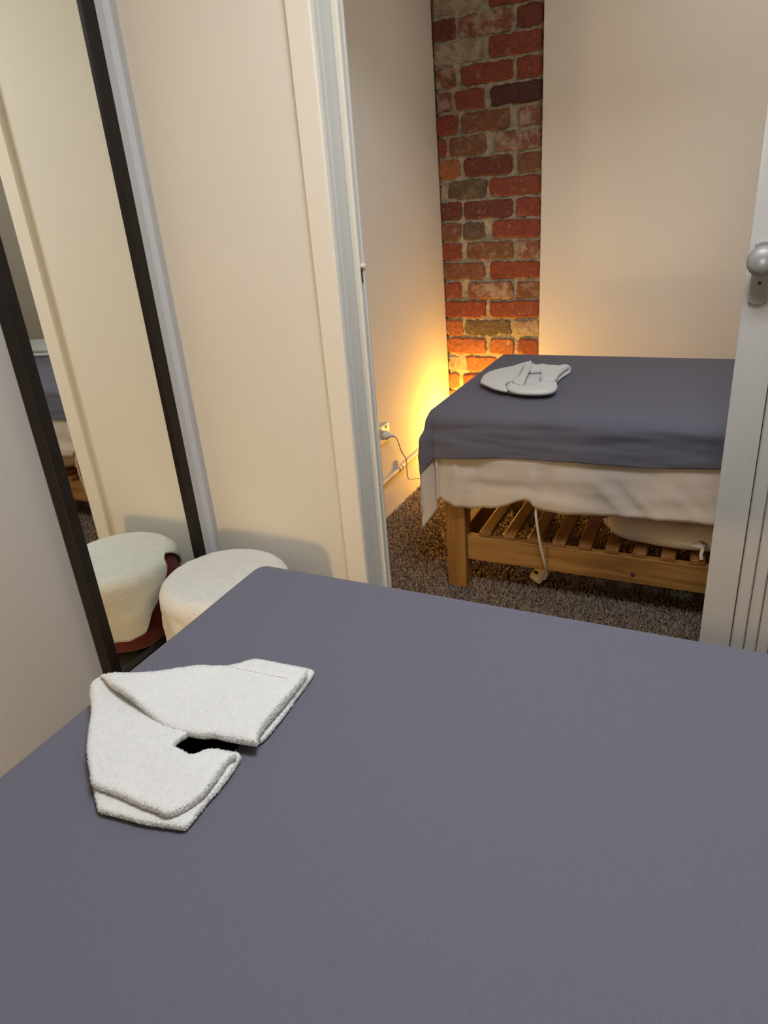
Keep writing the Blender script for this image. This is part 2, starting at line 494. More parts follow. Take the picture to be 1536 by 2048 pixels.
# exposed brick strip: lumpy mortar bed + every brick
def make_brick_wall():
    nx, nz = 110, 400
    xs = np.linspace(-1.31, -0.79, nx); zs = np.linspace(0.0, CEIL, nz)
    V, F = [], []
    for z in zs:
        for x in xs:
            h = 0.004 * noise.noise((x * 45, z * 45, 1)) + 0.0045 * noise.noise((x * 120, z * 120, 5)) + 0.002 * noise.noise((x * 14, z * 14, 8))
            xr_ = -0.8125 + 0.003 * z
            if x > xr_ - 0.007: h += 0.018            # open joint beside the plasterboard
            if x < lean(z) + 0.006: h += 0.012
            V.append((x, 3.267 + h, z))
    for j in range(nz - 1):
        for i in range(nx - 1):
            F.append([j * nx + i, j * nx + i + 1, (j + 1) * nx + i + 1, (j + 1) * nx + i])
    k = len(V)
    V += [(-1.31, 3.34, 0), (-0.79, 3.34, 0), (-0.79, 3.34, CEIL), (-1.31, 3.34, CEIL)]
    F += [[k, k + 3, k + 2, k + 1], [0, k, k + 1, nx - 1], [(nz - 1) * nx, nz * nx - 1, k + 2, k + 3]]
    w = obj('wall_brick', V, F, 'mortar', smooth=True)
    struct(w, 'narrow strip of exposed old brickwork in the lamp-lit corner', 'brick wall')
    rows = {   # course: (left edge, right edge) of the crop the ends were measured in, then ends and kind of each brick
        0: (100, 1220, [(132, 650, 'pale'), (680, 1195, 'red')]),
        1: (115, 1215, [(135, 362, 'dark'), (398, 922, 'smear'), (955, 1198, 'dark')]),
        2: (122, 1213, [(130, 640, 'pale'), (690, 1210, 'red')]),
        3: (138, 1208, [(148, 356, 'smear'), (415, 918, 'red'), (952, 1202, 'red')]),
        4: (148, 1200, [(155, 312, 'smear'), (362, 642, 'red'), (704, 1188, 'maroon')]),
        5: (158, 1196, [(160, 378, 'red'), (418, 884, 'brown'), (968, 1184, 'smear')]),
        6: (168, 1193, [(182, 258, 'red'), (298, 654, 'brown'), (745, 1185, 'smear')]),
        7: (178, 1190, [(184, 398, 'orange'), (442, 905, 'dark'), (956, 1182, 'brown')]),
        8: (188, 1186, [(198, 268, 'smear'), (288, 664, 'green'), (688, 1172, 'red')]),
        9: (198, 1176, [(203, 417, 'dark'), (438, 904, 'dark'), (938, 1168, 'red')]),
        10: (208, 1174, [(210, 412, 'brown'), (428, 644, 'green'), (718, 1160, 'red')]),
        11: (218, 1172, [(222, 414, 'red'), (468, 918, 'brown'), (938, 1168, 'smear')]),
        12: (228, 1170, [(228, 642, 'brown'), (692, 1164, 'red')]),
        13: (238, 1168, [(244, 418, 'red'), (478, 912, 'smear'), (942, 1160, 'brown')]),
        14: (248, 1166, [(252, 658, 'red'), (698, 1158, 'red')]),
        15: (258, 1164, [(262, 432, 'orange'), (452, 893, 'green'), (928, 1158, 'pale')]),
        16: (266, 1162, [(270, 660, 'orange'), (698, 918, 'orange'), (958, 1152, 'red')]),
        17: (274, 1160, [(280, 402, 'pale'), (462, 760, 'orange'), (800, 1150, 'orange')]),
        18: (282, 1160, [(286, 394, 'orange'), (430, 820, 'red'), (860, 1150, 'orange')]),
        19: (290, 1160, [(294, 680, 'orange'), (720, 1152, 'red')]),
        20: (295, 1160, [(300, 470, 'brown'), (510, 900, 'orange'), (940, 1152, 'brown')]),
        21: (300, 1160, [(304, 700, 'red'), (740, 1152, 'brown')]),
    }
    alt = [(100, 1220, [(110, 660, 'red'), (700, 1200, 'brown')]), (100, 1220, [(110, 350, 'dark'), (390, 900, 'red'), (940, 1200, 'smear')])]
    for k in range(-6, 0): rows[k] = alt[k % 2]
    rnd = random.Random(3)
    for k in sorted(rows):
        L, R, bricks = rows[k]
        zb = 1.902 - 0.086 * k
        if zb > CEIL - 0.09: continue
        for a, c, kind in bricks:
            zm = zb + 0.045
            xl = lean(zm) - 0.002 + 0.0
            xr = -0.8125 + 0.003 * zm
            x0 = xl + (a - L) / (R - L) * (xr - xl)
            x1 = xl + (c - L) / (R - L) * (xr - xl)
            if c > R - 60: x1 = min(x1, xr - 0.007)
            z0 = max(zb + 0.007, 0.004); z1 = zb + 0.081
            bx, bz = (x0 + x1) / 2, (z0 + z1) / 2
            hw, hh = (x1 - x0) / 2, (z1 - z0) / 2
            # irregular outline
            ns = max(3, int(round(hw * 2 / 0.017)))
            pr = []
            for i in range(ns): pr.append((-hw + 2 * hw * i / ns, -hh))
            for i in range(4): pr.append((hw, -hh + 2 * hh * i / 4))
            for i in range(ns): pr.append((hw - 2 * hw * i / ns, hh))
            for i in range(4): pr.append((-hw, hh - 2 * hh * i / 4))
            wob = 0.0038 if kind not in ('smear', 'pale', 'green') else 0.0062
            tilt = rnd.uniform(-0.008, 0.008)
            ring = []
            for x, z in pr:
                e = abs(x) / hw > 0.99 and abs(z) / hh > 0.99
                s = 0.965 if e else 1.0
                ring.append((x * s + rnd.uniform(-wob, wob), z * (0.88 if e else 1.0) + rnd.uniform(-wob, wob) * 0.9 + tilt * x))
            n = len(ring)
            pf = 3.2585 + rnd.uniform(-0.003, 0.002)
            if kind in ('pale', 'green'): pf += 0.003
            V = [(x, 3.29 - 3.26, z) for x, z in ring]
            V += [(x, pf + 0.004 - 3.26, z) for x, z in ring]
            V += [(x - math.copysign(min(0.005, abs(x)), x), pf - 3.26 + rnd.uniform(-0.001, 0.001), z - math.copysign(0.005, z)) for x, z in ring]
            F = [[i, n + i, n + (i + 1) % n, (i + 1) % n] for i in range(n)] + [[n + i, 2 * n + i, 2 * n + (i + 1) % n, n + (i + 1) % n] for i in range(n)]
            F.append([2 * n + i for i in range(n)])
            bm = bmesh.new(); bv = [bm.verts.new(p) for p in V]
            for f in F: bm.faces.new([bv[i] for i in f])
            o = obj_bm('brick', bm, 'b_' + kind, None)
            o.location = (bx, 3.26, bz)
            o.parent = w
    # dabs of old plaster left along the plasterboard edge
    V, F = [], []
    for i in range(46):
        z = rnd.uniform(0.75, 2.3); xc = -0.8125 + 0.003 * z - rnd.uniform(0.001, 0.007); q = rnd.uniform(0.002, 0.006)
        k = len(V)
        for a in range(6):
            w_ = 2 * PI * a / 6
            V.append((xc + q * 0.6 * math.cos(w_) * rnd.uniform(0.6, 1.2), 3.270, z + q * 1.7 * math.sin(w_) * rnd.uniform(0.6, 1.3)))
        V.append((xc, 3.2585 + rnd.uniform(-0.002, 0.003), z))
        F += [[k + a, k + (a + 1) % 6, k + 6] for a in range(6)]
    pr_ = obj('plaster_residue', V, F, 'ceiling'); pr_.parent = w; pr_['kind'] = 'stuff'
make_brick_wall()

# door architrave, jamb and the striker channel on the left of the doorway
tr = empty('trim_1', (-0.96, 1.65, 0))
struct(tr, 'cream painted architrave framing the doorway', 'door trim')
put(prism_z('architrave', [(-0.995, 1.66), (-0.995, 1.646), (-0.991, 1.642), (-0.933, 1.642), (-0.929, 1.646), (-0.929, 1.66)], 0, 2.11, 'trim'), tr)
put(prism_z('architrave', [(0.575, 1.66), (0.575, 1.646), (0.579, 1.642), (0.637, 1.642), (0.641, 1.646), (0.641, 1.66)], 0, 2.11, 'trim'), tr)
box('architrave_head', -0.929, 0.575, 1.642, 1.66, 2.045, 2.11, 'trim', tr, 0.003)
tj = empty('trim_2', (-0.95, 1.72, 0))
struct(tj, 'pale grey door jamb with a narrow white striker channel', 'door jamb')
box('jamb_liner', OPEN_L, -0.930, 1.6605, 1.677, 0, OPEN_T, 'jamb', tj)
box('jamb_board', OPEN_L, -0.9265, 1.677, 1.795, 0, OPEN_T - 0.02, 'jamb', tj, 0.001, 1)
box('jamb_board', 0.575, OPEN_R, 1.661, 1.795, 0, OPEN_T - 0.02, 'jamb', tj)
box('jamb_head', -0.9265, 0.575, 1.661, 1.795, OPEN_T - 0.02, OPEN_T, 'jamb', tj)
box('striker_channel', -0.9265, -0.909, 1.733, 1.7415, 0, OPEN_T - 0.02, 'trim', tj, 0.002)
box('striker_web', -0.9265, -0.919, 1.7415, 1.748, 0, OPEN_T - 0.02, 'grey_trim', tj)
box('striker_channel', -0.9265, -0.9035, 1.748, 1.757, 0, OPEN_T - 0.02, 'jamb', tj, 0.002)
box('striker_catch', -0.912, -0.896, 1.738, 1.752, 1.102, 1.113, 'plastic', tj, 0.004, 3, True)
box('striker_slot', -0.917, -0.9085, 1.7405, 1.749, 1.066, 1.094, 'dark_gap', tj)

# stepped grey post in the corner, right of the mirror
tc_ = empty('trim_3', (-1.50, 1.62, 0))
struct(tc_, 'stepped grey corner trim between mirror and partition wall', 'corner trim')
prism_z('trim_board', [(-1.52, 1.583), (-1.4905, 1.583), (-1.489, 1.5845), (-1.489, 1.6105), (-1.4905, 1.612), (-1.52, 1.612)], 0, CEIL, 'grey_trim', tc_)
prism_z('trim_bead', [(-1.52, 1.6135), (-1.4935, 1.6135), (-1.4855, 1.631), (-1.4855, 1.632), (-1.52, 1.632)], 0, CEIL, 'grey_trim_lit', tc_)
prism_z('trim_board', [(-1.52, 1.6325), (-1.487, 1.6325), (-1.4935, 1.6595), (-1.52, 1.6595)], 0, CEIL, 'grey_trim', tc_)

# ------------------------------------------------------------------ mirror
mi = empty('wall_mirror', (-1.50, 1.342, 0.04))
tag(mi, 'tall mirror in a flat black frame beside the corner', 'mirror')
for y0, y1 in ((1.111, 1.1445), (1.541, 1.5735)):
    box('frame_stile', -1.5185, -1.478, y0, y1, 0.04, 2.0, 'black', mi, 0.002)
for z0, z1 in ((0.04, 0.073), (1.967, 2.0)):
    box('frame_rail', -1.5185, -1.4785, 1.1445, 1.541, z0, z1, 'black', mi, 0.002)
put(obj('mirror_glass', [(-1.491, 1.14, 0.07), (-1.491, 1.545, 0.07), (-1.491, 1.545, 1.97), (-1.491, 1.14, 1.97),
                         (-1.496, 1.14, 0.07), (-1.496, 1.545, 0.07), (-1.496, 1.545, 1.97), (-1.496, 1.14, 1.97)],
        [(0, 1, 2, 3), (4, 7, 6, 5), (0, 4, 5, 1), (1, 5, 6, 2), (2, 6, 7, 3), (3, 7, 4, 0)], 'mirror'), mi)
box('backing_board', -1.518, -1.497, 1.14, 1.545, 0.07, 1.97, 'black', mi)

# ------------------------------------------------------------------ concertina door
fd = empty('folding_door', (0.28, 1.72, 0))
tag(fd, 'white wood-grain folding door pushed back to the right of the doorway', 'door')
lead = box('lead_post', 0.003, 0.0735, 1.708, 1.738, 0.012, 2.04, 'door', fd, 0.002)
px = 0.0755
widths = [0.0315, 0.0275, 0.0275] + [0.028] * 14
for i, w in enumerate(widths):
    # a folded pair: front nose of the pleat with two leaves running back
    a, c = px, px + w - 0.0017
    prof = [(a, 1.716), (a + 0.003, 1.712), (c - 0.003, 1.7085), (c, 1.711), (c, 1.765), (a, 1.765)]
    prism_z('fold_panel', prof, 0.012, 2.04, 'door', fd)
    px += w
box('gap_shade_strip', 0.0735, px, 1.727, 1.76, 0.014, 2.038, 'dark_gap', fd)  # dark fill that paints the shade into the gaps between folds
box('head_track', -0.90, 0.574, 1.712, 1.752, 2.04, 2.0595, 'jamb', fd)
# lock plate with rounded ends
def plate_prof(cx, zc, w, h, bow):
    p = []
    for k in range(9):
        t = -1 + 2 * k / 8
        p.append((cx + t * w / 2, zc - h / 2 - bow * (1 - t * t)))
    for k in range(9):
        t = 1 - 2 * k / 8
        p.append((cx + t * w / 2, zc + h / 2 + bow * (1 - t * t)))
    return p
pp = plate_prof(0.0305, 1.070, 0.0345, 0.116, 0.005)
n = len(pp)
V = [(x, 1.708, z) for x, z in pp] + [(x, 1.702, z) for x, z in pp] + [(0.0305 + (x - 0.0305) * 0.92, 1.7005, 1.070 + (z - 1.070) * 0.975) for x, z in pp]
F = [[i, (i + 1) % n, n + (i + 1) % n, n + i] for i in range(n)] + [[n + i, n + (i + 1) % n, 2 * n + (i + 1) % n, 2 * n + i] for i in range(n)] + [[2 * n + i for i in range(n)]]
lock = put(obj('lock_plate', V, F, 'nickel'), fd)
lock['label'] = 'satin nickel lock plate'
kn = lathe('knob', [(0.0, 0.0), (0.012, 0.0), (0.012, 0.018), (0.015, 0.023), (0.0255, 0.029), (0.0295, 0.037), (0.0285, 0.045), (0.021, 0.052), (0.010, 0.0545), (0.0, 0.055)],
           'nickel', (0.030, 1.7005, 1.098), lock, 40, 'y')
kn['label'] = 'round satin nickel knob'
kh = lathe('keyhole', [(0.0, 0.0), (0.0032, 0.0), (0.0032, 0.0008), (0.0, 0.0008)], 'keyhole', (0.0305, 1.7006, 1.051), lock, 14, 'y')

# ------------------------------------------------------------------ massage tables
def make_table(x0, x1, y0, y1, label, hole=None):
    t = empty('massage_table', ((x0 + x1) / 2, (y0 + y1) / 2, 0))
    tag(t, label, 'massage table', 'wooden massage tables')
    lx = ((x0 + 0.027, x0 + 0.096), (x1 - 0.096, x1 - 0.027))
    ly = ((y0 + 0.015, y0 + 0.075), (y1 - 0.075, y1 - 0.015))
    for a in lx:
        for c in ly:
            box('leg', a[0], a[1], c[0], c[1], 0.0, 0.50, 'wood_z', t, 0.004)
    fy = ((y0 + 0.03, y0 + 0.058), (y1 - 0.058, y1 - 0.03))
    for i, c in enumerate(fy):
        r = box('lower_rail', lx[0][1], lx[1][0], c[0], c[1], 0.112, 0.202, 'wood_x', t, 0.003)
        box('upper_rail', lx[0][1], lx[1][0], c[0], c[1], 0.40, 0.50, 'wood_x', t, 0.003)
        if i == 0: front = r
    for a in lx:
        xm = (a[0] + a[1]) / 2
        box('end_rail', xm - 0.014, xm + 0.014, ly[0][1], ly[1][0], 0.112, 0.202, 'wood_y', t, 0.003)
        box('end_rail', xm - 0.014, xm + 0.014, ly[0][1], ly[1][0], 0.40, 0.50, 'wood_y', t, 0.003)
    # shelf slats
    k = 0
    x = lx[0][1] + 0.042
    first = None
    while x + 0.04 < lx[1][0] - 0.02:
        if first is None:
            first = box('slat', -0.0205, 0.0205, fy[0][0] + 0.004, fy[1][1] - 0.004, 0.2025, 0.2185, 'wood_y', None, 0.0025)
            s = first
        else:
            s = first.copy(); COL.objects.link(s)
        s.parent = t
        s.matrix_parent_inverse = Matrix.Translation(-Vector(t.location))
        s.location = (x + 0.02, 0, 0)
        x += 0.0818
    # base board and padded top
    xh = hole
    box('base_board', x0 + 0.02, x1 - 0.02, y0 + 0.012, y1 - 0.012, 0.501, 0.516, 'wood_x', t)
    bm = bmesh.new()
    if hole is None:
        add_box(bm, x0, x1, y0, y1, 0.517, 0.640, 0.026, 4)
    else:
        # padded top with an oval face hole: rings between the hole and the outer edge
        hx, hy, ra, rb = hole
        N = 96
        def outer(a):
            dx, dy = math.cos(a), math.sin(a)
            tx = (x1 - hx) / dx if dx > 1e-9 else ((x0 - hx) / dx if dx < -1e-9 else 1e9)
            ty = (y1 - hy) / dy if dy > 1e-9 else ((y0 - hy) / dy if dy < -1e-9 else 1e9)
            s = min(tx, ty)
            return hx + dx * s, hy + dy * s
        angs = sorted([2 * PI * k / N for k in range(N)] + [math.atan2(b_ - hy, a - hx) % (2 * PI) for a in (x0, x1) for b_ in (y0, y1)])
        N = len(angs)
        rings = []
        for fr, z, mode in ((0, 0.517, 'o'), (0, 0.616, 'o'), (0.010, 0.633, 'o'), (0.028, 0.640, 'o'), (0.012, 0.640, 'h'), (0.003, 0.636, 'h'), (0, 0.626, 'h'), (0, 0.517, 'h')):
            rg = []
            for a in angs:
                if mode == 'o':
                    x, y = outer(a)
                    x = min(max(x, x0 + fr), x1 - fr); y = min(max(y, y0 + fr), y1 - fr)
                else:
                    x, y = hx + (ra + fr) * math.cos(a), hy + (rb + fr) * math.sin(a)
                rg.append(bm.verts.new((x, y, z)))
            rings.append(rg)
        for i in range(len(rings)):
            p, q = rings[i], rings[(i + 1) % len(rings)]
            for j in range(N): bm.faces.new([p[j], p[(j + 1) % N], q[(j + 1) % N], q[j]])
    put(obj_bm('padded_top', bm, 'vinyl', None, False), t)
    return t, front

T1 = (-0.785, 1.115, 0.130, 0.977)
T2 = (-0.840, 1.060, 2.000, 2.782)
HOLE = (-0.575, 0.548, 0.062, 0.066)
t1, _ = make_table(*T1, 'massage table in the foreground under a grey sheet, its face hole showing dark', HOLE)
t2, rail2 = make_table(*T2, 'pine massage table with slatted shelf standing in the inner room beyond the doorway')
knot = lathe('knot', [(0.0, 0.0), (0.008, 0.0), (0.007, 0.0012), (0.0, 0.0015)], 'knot', (-0.205, 2.0305, 0.143), t2, 16, 'y')

# ------------------------------------------------------------------ draped sheets
def smooth(t): t = min(1, max(0, t)); return t * t * (3 - 2 * t)

def drape(name, rect, ztop, r, hang, res, mat, label, cat, ripple=0.006, flare=0.05, fold=0.015, seed=0.0,
          wr=0.0007, side_wr=0.003, ridges=(), hole=None, corner_n=3.0, sag=None):
    """cloth over a rectangular top: hang = dict of functions for the drop on each side"""
    x0, x1, y0, y1 = rect
    xi0, xi1, yi0, yi1 = x0 + r, x1 - r, y0 + r, y1 - r
    arc = r * PI / 2
    def axis(a, c):
        n1 = max(6, int((arc + 0.30) / res)); nm = max(4, int((c - a) / res))
        out = [(-1.0 + k / n1, a) for k in range(n1)]
        out += [(0.0, a + (c - a) * k / nm) for k in range(nm + 1)]
        out += [((k + 1) / n1, c) for k in range(n1)]
        return out
    ax, ay = axis(xi0, xi1), axis(yi0, yi1)
    V = []
    for sv, by in ay:
        for su, bx in ax:
            ox = su * (arc + (hang['L'](by) if su < 0 else hang['R'](by))) if su else 0.0
            oy = sv * (arc + (hang['N'](bx) if sv < 0 else hang['F'](bx))) if sv else 0.0
            d = math.hypot(ox, oy)
            top_n = wr * (noise.noise((bx * 5 + ox * 5, by * 7 + oy * 7, seed)) + 0.5 * noise.noise((bx * 17, by * 11, seed + 2)))
            if d < 1e-9:
                z = ztop + top_n
                if sag: z += sag(bx, by)
                V.append((bx, by, z)); continue
            dx, dy = ox / d, oy / d
            if d < arc:
                ph = d / r
                out, drop = r * math.sin(ph), r * (1 - math.cos(ph))
                h = 0.0
            else:
                h = d - arc
                out, drop = r + flare * h, r + h
            w = 2 * abs(dx * dy)
            s = bx + by
            g = smooth(drop / 0.12)
            rp = ripple * g * (noise.noise((bx * 3.2, by * 3.2, seed + 7)) + 0.6 * noise.noise((bx * 8.0, by * 8.0 + drop * 2, seed + 3)))
            sw = side_wr * smooth(drop / 0.03) * (noise.noise((bx * 5.0, by * 5.0 + 3, drop * 24 + seed)) + 0.5 * noise.noise((bx * 9.0, by * 9.0, drop * 60 + seed)))
            cf = 0.0
            if w > 0:
                an = math.atan2(abs(dy), abs(dx))
                cf = fold * g * (math.cos(an * 2 * corner_n - PI * corner_n / 2) * (w ** 0.5) + 0.6 * w)
            rd = 0.0
            for rx, rk, rw, rh, d0 in ridges:       # creases: place, slant, width, height, where they start
                if dy < -0.9: rd += rh * smooth((drop - d0) / 0.07) * math.exp(-((bx - rx - rk * drop) / rw) ** 2)
            out += rp + sw + cf + rd
            V.append((bx + dx * out, by + dy * out, ztop - drop + top_n * 0.5))
    nx, ny = len(ax), len(ay)
    F = [[j * nx + i, j * nx + i + 1, (j + 1) * nx + i + 1, (j + 1) * nx + i] for j in range(ny - 1) for i in range(nx - 1)]
    bm = bmesh.new()
    bv = [bm.verts.new(p) for p in V]
    for f in F: bm.faces.new([bv[i] for i in f])
    if hole:
        hx, hy, ra, rb = hole
        def q(p): return math.hypot((p.x - hx) / ra, (p.y - hy) / rb)
        dead = [f for f in bm.faces if q(f.calc_center_median()) < 1.0 and f.calc_center_median().z > ztop - 0.03]
        bmesh.ops.delete(bm, geom=dead, context='FACES')
        for v_ in bm.verts:
            if v_.is_boundary and q(v_.co) < 1.5 and v_.co.z > ztop - 0.03:
                s = q(v_.co)
                v_.co.x = hx + (v_.co.x - hx) / s; v_.co.y = hy + (v_.co.y - hy) / s
        es = [e for e in bm.edges if e.is_boundary and q(e.verts[0].co) < 1.05 and e.verts[0].co.z > ztop - 0.03]
        ex = bmesh.ops.extrude_edge_only(bm, edges=es)
        for v_ in [g_ for g_ in ex['geom'] if isinstance(g_, bmesh.types.BMVert)]:
            v_.co.z -= 0.018; v_.co.x += (hx - v_.co.x) * 0.03; v_.co.y += (hy - v_.co.y) * 0.03
    o = obj_bm(name, bm, mat, None, True)
    md = o.modifiers.new('thickness', 'SOLIDIFY'); md.thickness = 0.0014; md.offset = 1.0
    return tag(o, label, cat)

def lerp_fn(pts):
    xs = [p[0] for p in pts]; ys = [p[1] for p in pts]
    return lambda x: float(np.interp(x, xs, ys))

c_ = lambda v_: (lambda t: v_)
# foreground sheet
drape('bed_sheet', (T1[0] - 0.012, T1[1] + 0.012, T1[2] - 0.012, T1[3] + 0.012), 0.6445, 0.035,
      dict(L=c_(0.13), R=c_(0.13), N=c_(0.14), F=c_(0.14)), 0.0115, 'sheet',
      'smooth grey-violet sheet with a face opening, covering the foreground massage table', 'bed sheet',
      ripple=0.008, seed=2.0, wr=0.0011, hole=(HOLE[0], HOLE[1], HOLE[2] - 0.004, HOLE[3] - 0.004))
# inner room: white under-sheet and grey top sheet
whem = lerp_fn([(-0.84, 0.25), (-0.79, 0.272), (-0.717, 0.283), (-0.64, 0.272), (-0.593, 0.257), (-0.545, 0.232), (-0.52, 0.228), (-0.497, 0.252), (-0.47, 0.262), (-0.405, 0.264), (-0.231, 0.250), (0.0, 0.246), (1.1, 0.25)])
drape('under_sheet', (T2[0] - 0.010, T2[1] + 0.010, T2[2] - 0.010, T2[3] + 0.010), 0.6425, 0.034,
      dict(L=c_(0.225), R=c_(0.25), N=whem, F=c_(0.25)), 0.0125, 'white_sheet',
      'white under-sheet hanging below the grey sheet on the inner table', 'bed sheet',
      ripple=0.010, flare=0.02, fold=0.030, seed=11.0, side_wr=0.006, ridges=((-0.517, 0.06, 0.011, 0.010, 0.13), (-0.475, 0.06, 0.020, -0.007, 0.13),
      (-0.50, 0.95, 0.016, 0.008, 0.15), (-0.46, 1.05, 0.013, -0.007, 0.15), (-0.42, 0.95, 0.015, 0.008, 0.17), (-0.33, 1.1, 0.018, 0.006, 0.16),
      (-0.66, -0.3, 0.018, 0.008, 0.15), (-0.75, -0.05, 0.012, 0.008, 0.12), (-0.20, 0.8, 0.02, 0.006, 0.14), (-0.715, 0.15, 0.016, -0.006, 0.14)), corner_n=4.0)
ghem = lerp_fn([(-0.84, 0.118), (-0.76, 0.112), (-0.607, 0.098), (-0.38, 0.092), (-0.17, 0.090), (0.0, 0.078), (1.1, 0.08)])
drape('bed_sheet', (T2[0] - 0.018, T2[1] + 0.018, T2[2] - 0.020, T2[3] + 0.018), 0.6475, 0.038,
      dict(L=c_(0.09), R=c_(0.10), N=ghem, F=c_(0.10)), 0.0125, 'sheet',
      'grey sheet draped over the inner massage table above a white one', 'bed sheet',
      ripple=0.006, flare=0.06, fold=0.018, seed=5.0, side_wr=0.006, wr=0.0012, corner_n=3.0)

# ------------------------------------------------------------------ towels
U2 = [(-0.7662, 0.5553), (-0.7523, 0.5579), (-0.736, 0.5629), (-0.7141, 0.5736), (-0.6885, 0.5873), (-0.677, 0.5992), (-0.6616, 0.6143), (-0.6458, 0.6291), (-0.6292, 0.6393), (-0.6132, 0.6505), (-0.6021, 0.6643), (-0.5918, 0.6754), (-0.5809, 0.6814), (-0.5645, 0.6837), (-0.5383, 0.6842), (-0.5163, 0.686), (-0.4985, 0.6848), (-0.4938, 0.6519), (-0.4918, 0.6162), (-0.4919, 0.5837), (-0.4915, 0.5597), (-0.4873, 0.543), (-0.4828, 0.5351), (-0.4955, 0.5319), (-0.5145, 0.5293), (-0.529, 0.5275), (-0.5444, 0.5267), (-0.5564, 0.5212), (-0.5704, 0.5183), (-0.5882, 0.5164), (-0.6046, 0.5157), (-0.6268, 0.5181), (-0.6572, 0.5257), (-0.6847, 0.5325), (-0.7081, 0.5375), (-0.7273, 0.541), (-0.7437, 0.5461), (-0.7559, 0.5517)]
U1 = [(-0.7727, 0.5715), (-0.732, 0.5878), (-0.7057, 0.6018), (-0.6776, 0.6288), (-0.6617, 0.6443), (-0.6281, 0.6659), (-0.6061, 0.6914), (-0.595, 0.6975), (-0.5516, 0.7008), (-0.5116, 0.7028), (-0.5, 0.7014), (-0.4966, 0.6912), (-0.4943, 0.6695), (-0.4922, 0.6389), (-0.4893, 0.6084), (-0.4886, 0.5786), (-0.4883, 0.5584), (-0.4925, 0.5486), (-0.4966, 0.5477), (-0.5086, 0.5459), (-0.5284, 0.5438), (-0.5596, 0.5416), (-0.5867, 0.5335), (-0.6218, 0.5309), (-0.6762, 0.5415), (-0.729, 0.554), (-0.7542, 0.5597)]
B2 = [(-0.7720, 0.5640), (-0.7800, 0.5530), (-0.7720, 0.5380), (-0.7378, 0.5055), (-0.7095, 0.4733), (-0.6812, 0.4443), (-0.6498, 0.4195), (-0.632, 0.4065), (-0.6106, 0.4057), (-0.5892, 0.4057), (-0.5644, 0.4045), (-0.5459, 0.4038), (-0.5285, 0.4041), (-0.5178, 0.4031), (-0.5113, 0.4069), (-0.5044, 0.416), (-0.4981, 0.429), (-0.4941, 0.4453), (-0.4958, 0.4696), (-0.4984, 0.4861), (-0.4993, 0.5007), (-0.4952, 0.5108), (-0.5084, 0.5096), (-0.5233, 0.5086), (-0.537, 0.5025), (-0.5419, 0.4954), (-0.5471, 0.4887), (-0.5552, 0.4888), (-0.5683, 0.4917), (-0.5818, 0.493), (-0.5839, 0.5068), (-0.5797, 0.5183), (-0.6013, 0.5273), (-0.6416, 0.5336), (-0.6721, 0.5407), (-0.724, 0.5526), (-0.7539, 0.5599)]
B1 = [(-0.7850, 0.5680), (-0.7850, 0.5507), (-0.7518, 0.5181), (-0.723, 0.4852), (-0.6942, 0.4555), (-0.6581, 0.4255), (-0.6429, 0.4137), (-0.6282, 0.4023), (-0.6072, 0.3873), (-0.5957, 0.3865), (-0.5721, 0.3892), (-0.5416, 0.3922), (-0.5144, 0.3979), (-0.4961, 0.4021), (-0.4914, 0.4052), (-0.4905, 0.4186), (-0.4919, 0.4416), (-0.4914, 0.4664), (-0.4929, 0.4917), (-0.4967, 0.5144), (-0.4991, 0.5191), (-0.505, 0.5222), (-0.5191, 0.52), (-0.534, 0.5185), (-0.5477, 0.512), (-0.5581, 0.498), (-0.5793, 0.5005), (-0.5961, 0.5039), (-0.5973, 0.5184), (-0.5951, 0.5294), (-0.6538, 0.543), (-0.7377, 0.5623)]
ZS = 0.6472
def over_lower(x, y): return smooth((-0.60 - x) / 0.12)
parts = [
    slab(B1, lambda x, y: ZS, 0.0105, 0.0045, 0.0042, seed=1),
    slab(B2, lambda x, y: ZS + 0.0098, 0.0115, 0.0045, 0.0042, seed=2,
         lift=lambda x, y: 0.009 * math.exp(-((x + 0.762) ** 2 + (y - 0.553) ** 2) / 0.0016) + 0.004 * smooth((x + 0.62) / 0.1) * math.exp(-((y - 0.47) / 0.03) ** 2)),
    slab(U1, lambda x, y: ZS + 0.019 * over_lower(x, y), 0.0095, 0.0045, 0.0045, seed=3),
    slab(U2, lambda x, y: ZS + 0.0105 + 0.017 * over_lower(x, y), 0.0125, 0.005, 0.0042, seed=4,
         lift=lambda x, y: 0.005 * math.exp(-((y - 0.60) / 0.05) ** 2)),
]
V, F = merge(parts)
tw = obj('hand_towel', V, F, 'towel', smooth=True)
tag(tw, 'fluffy white hand towel folded in a V around the face hole of the foreground table', 'towel', 'folded white hand towels')
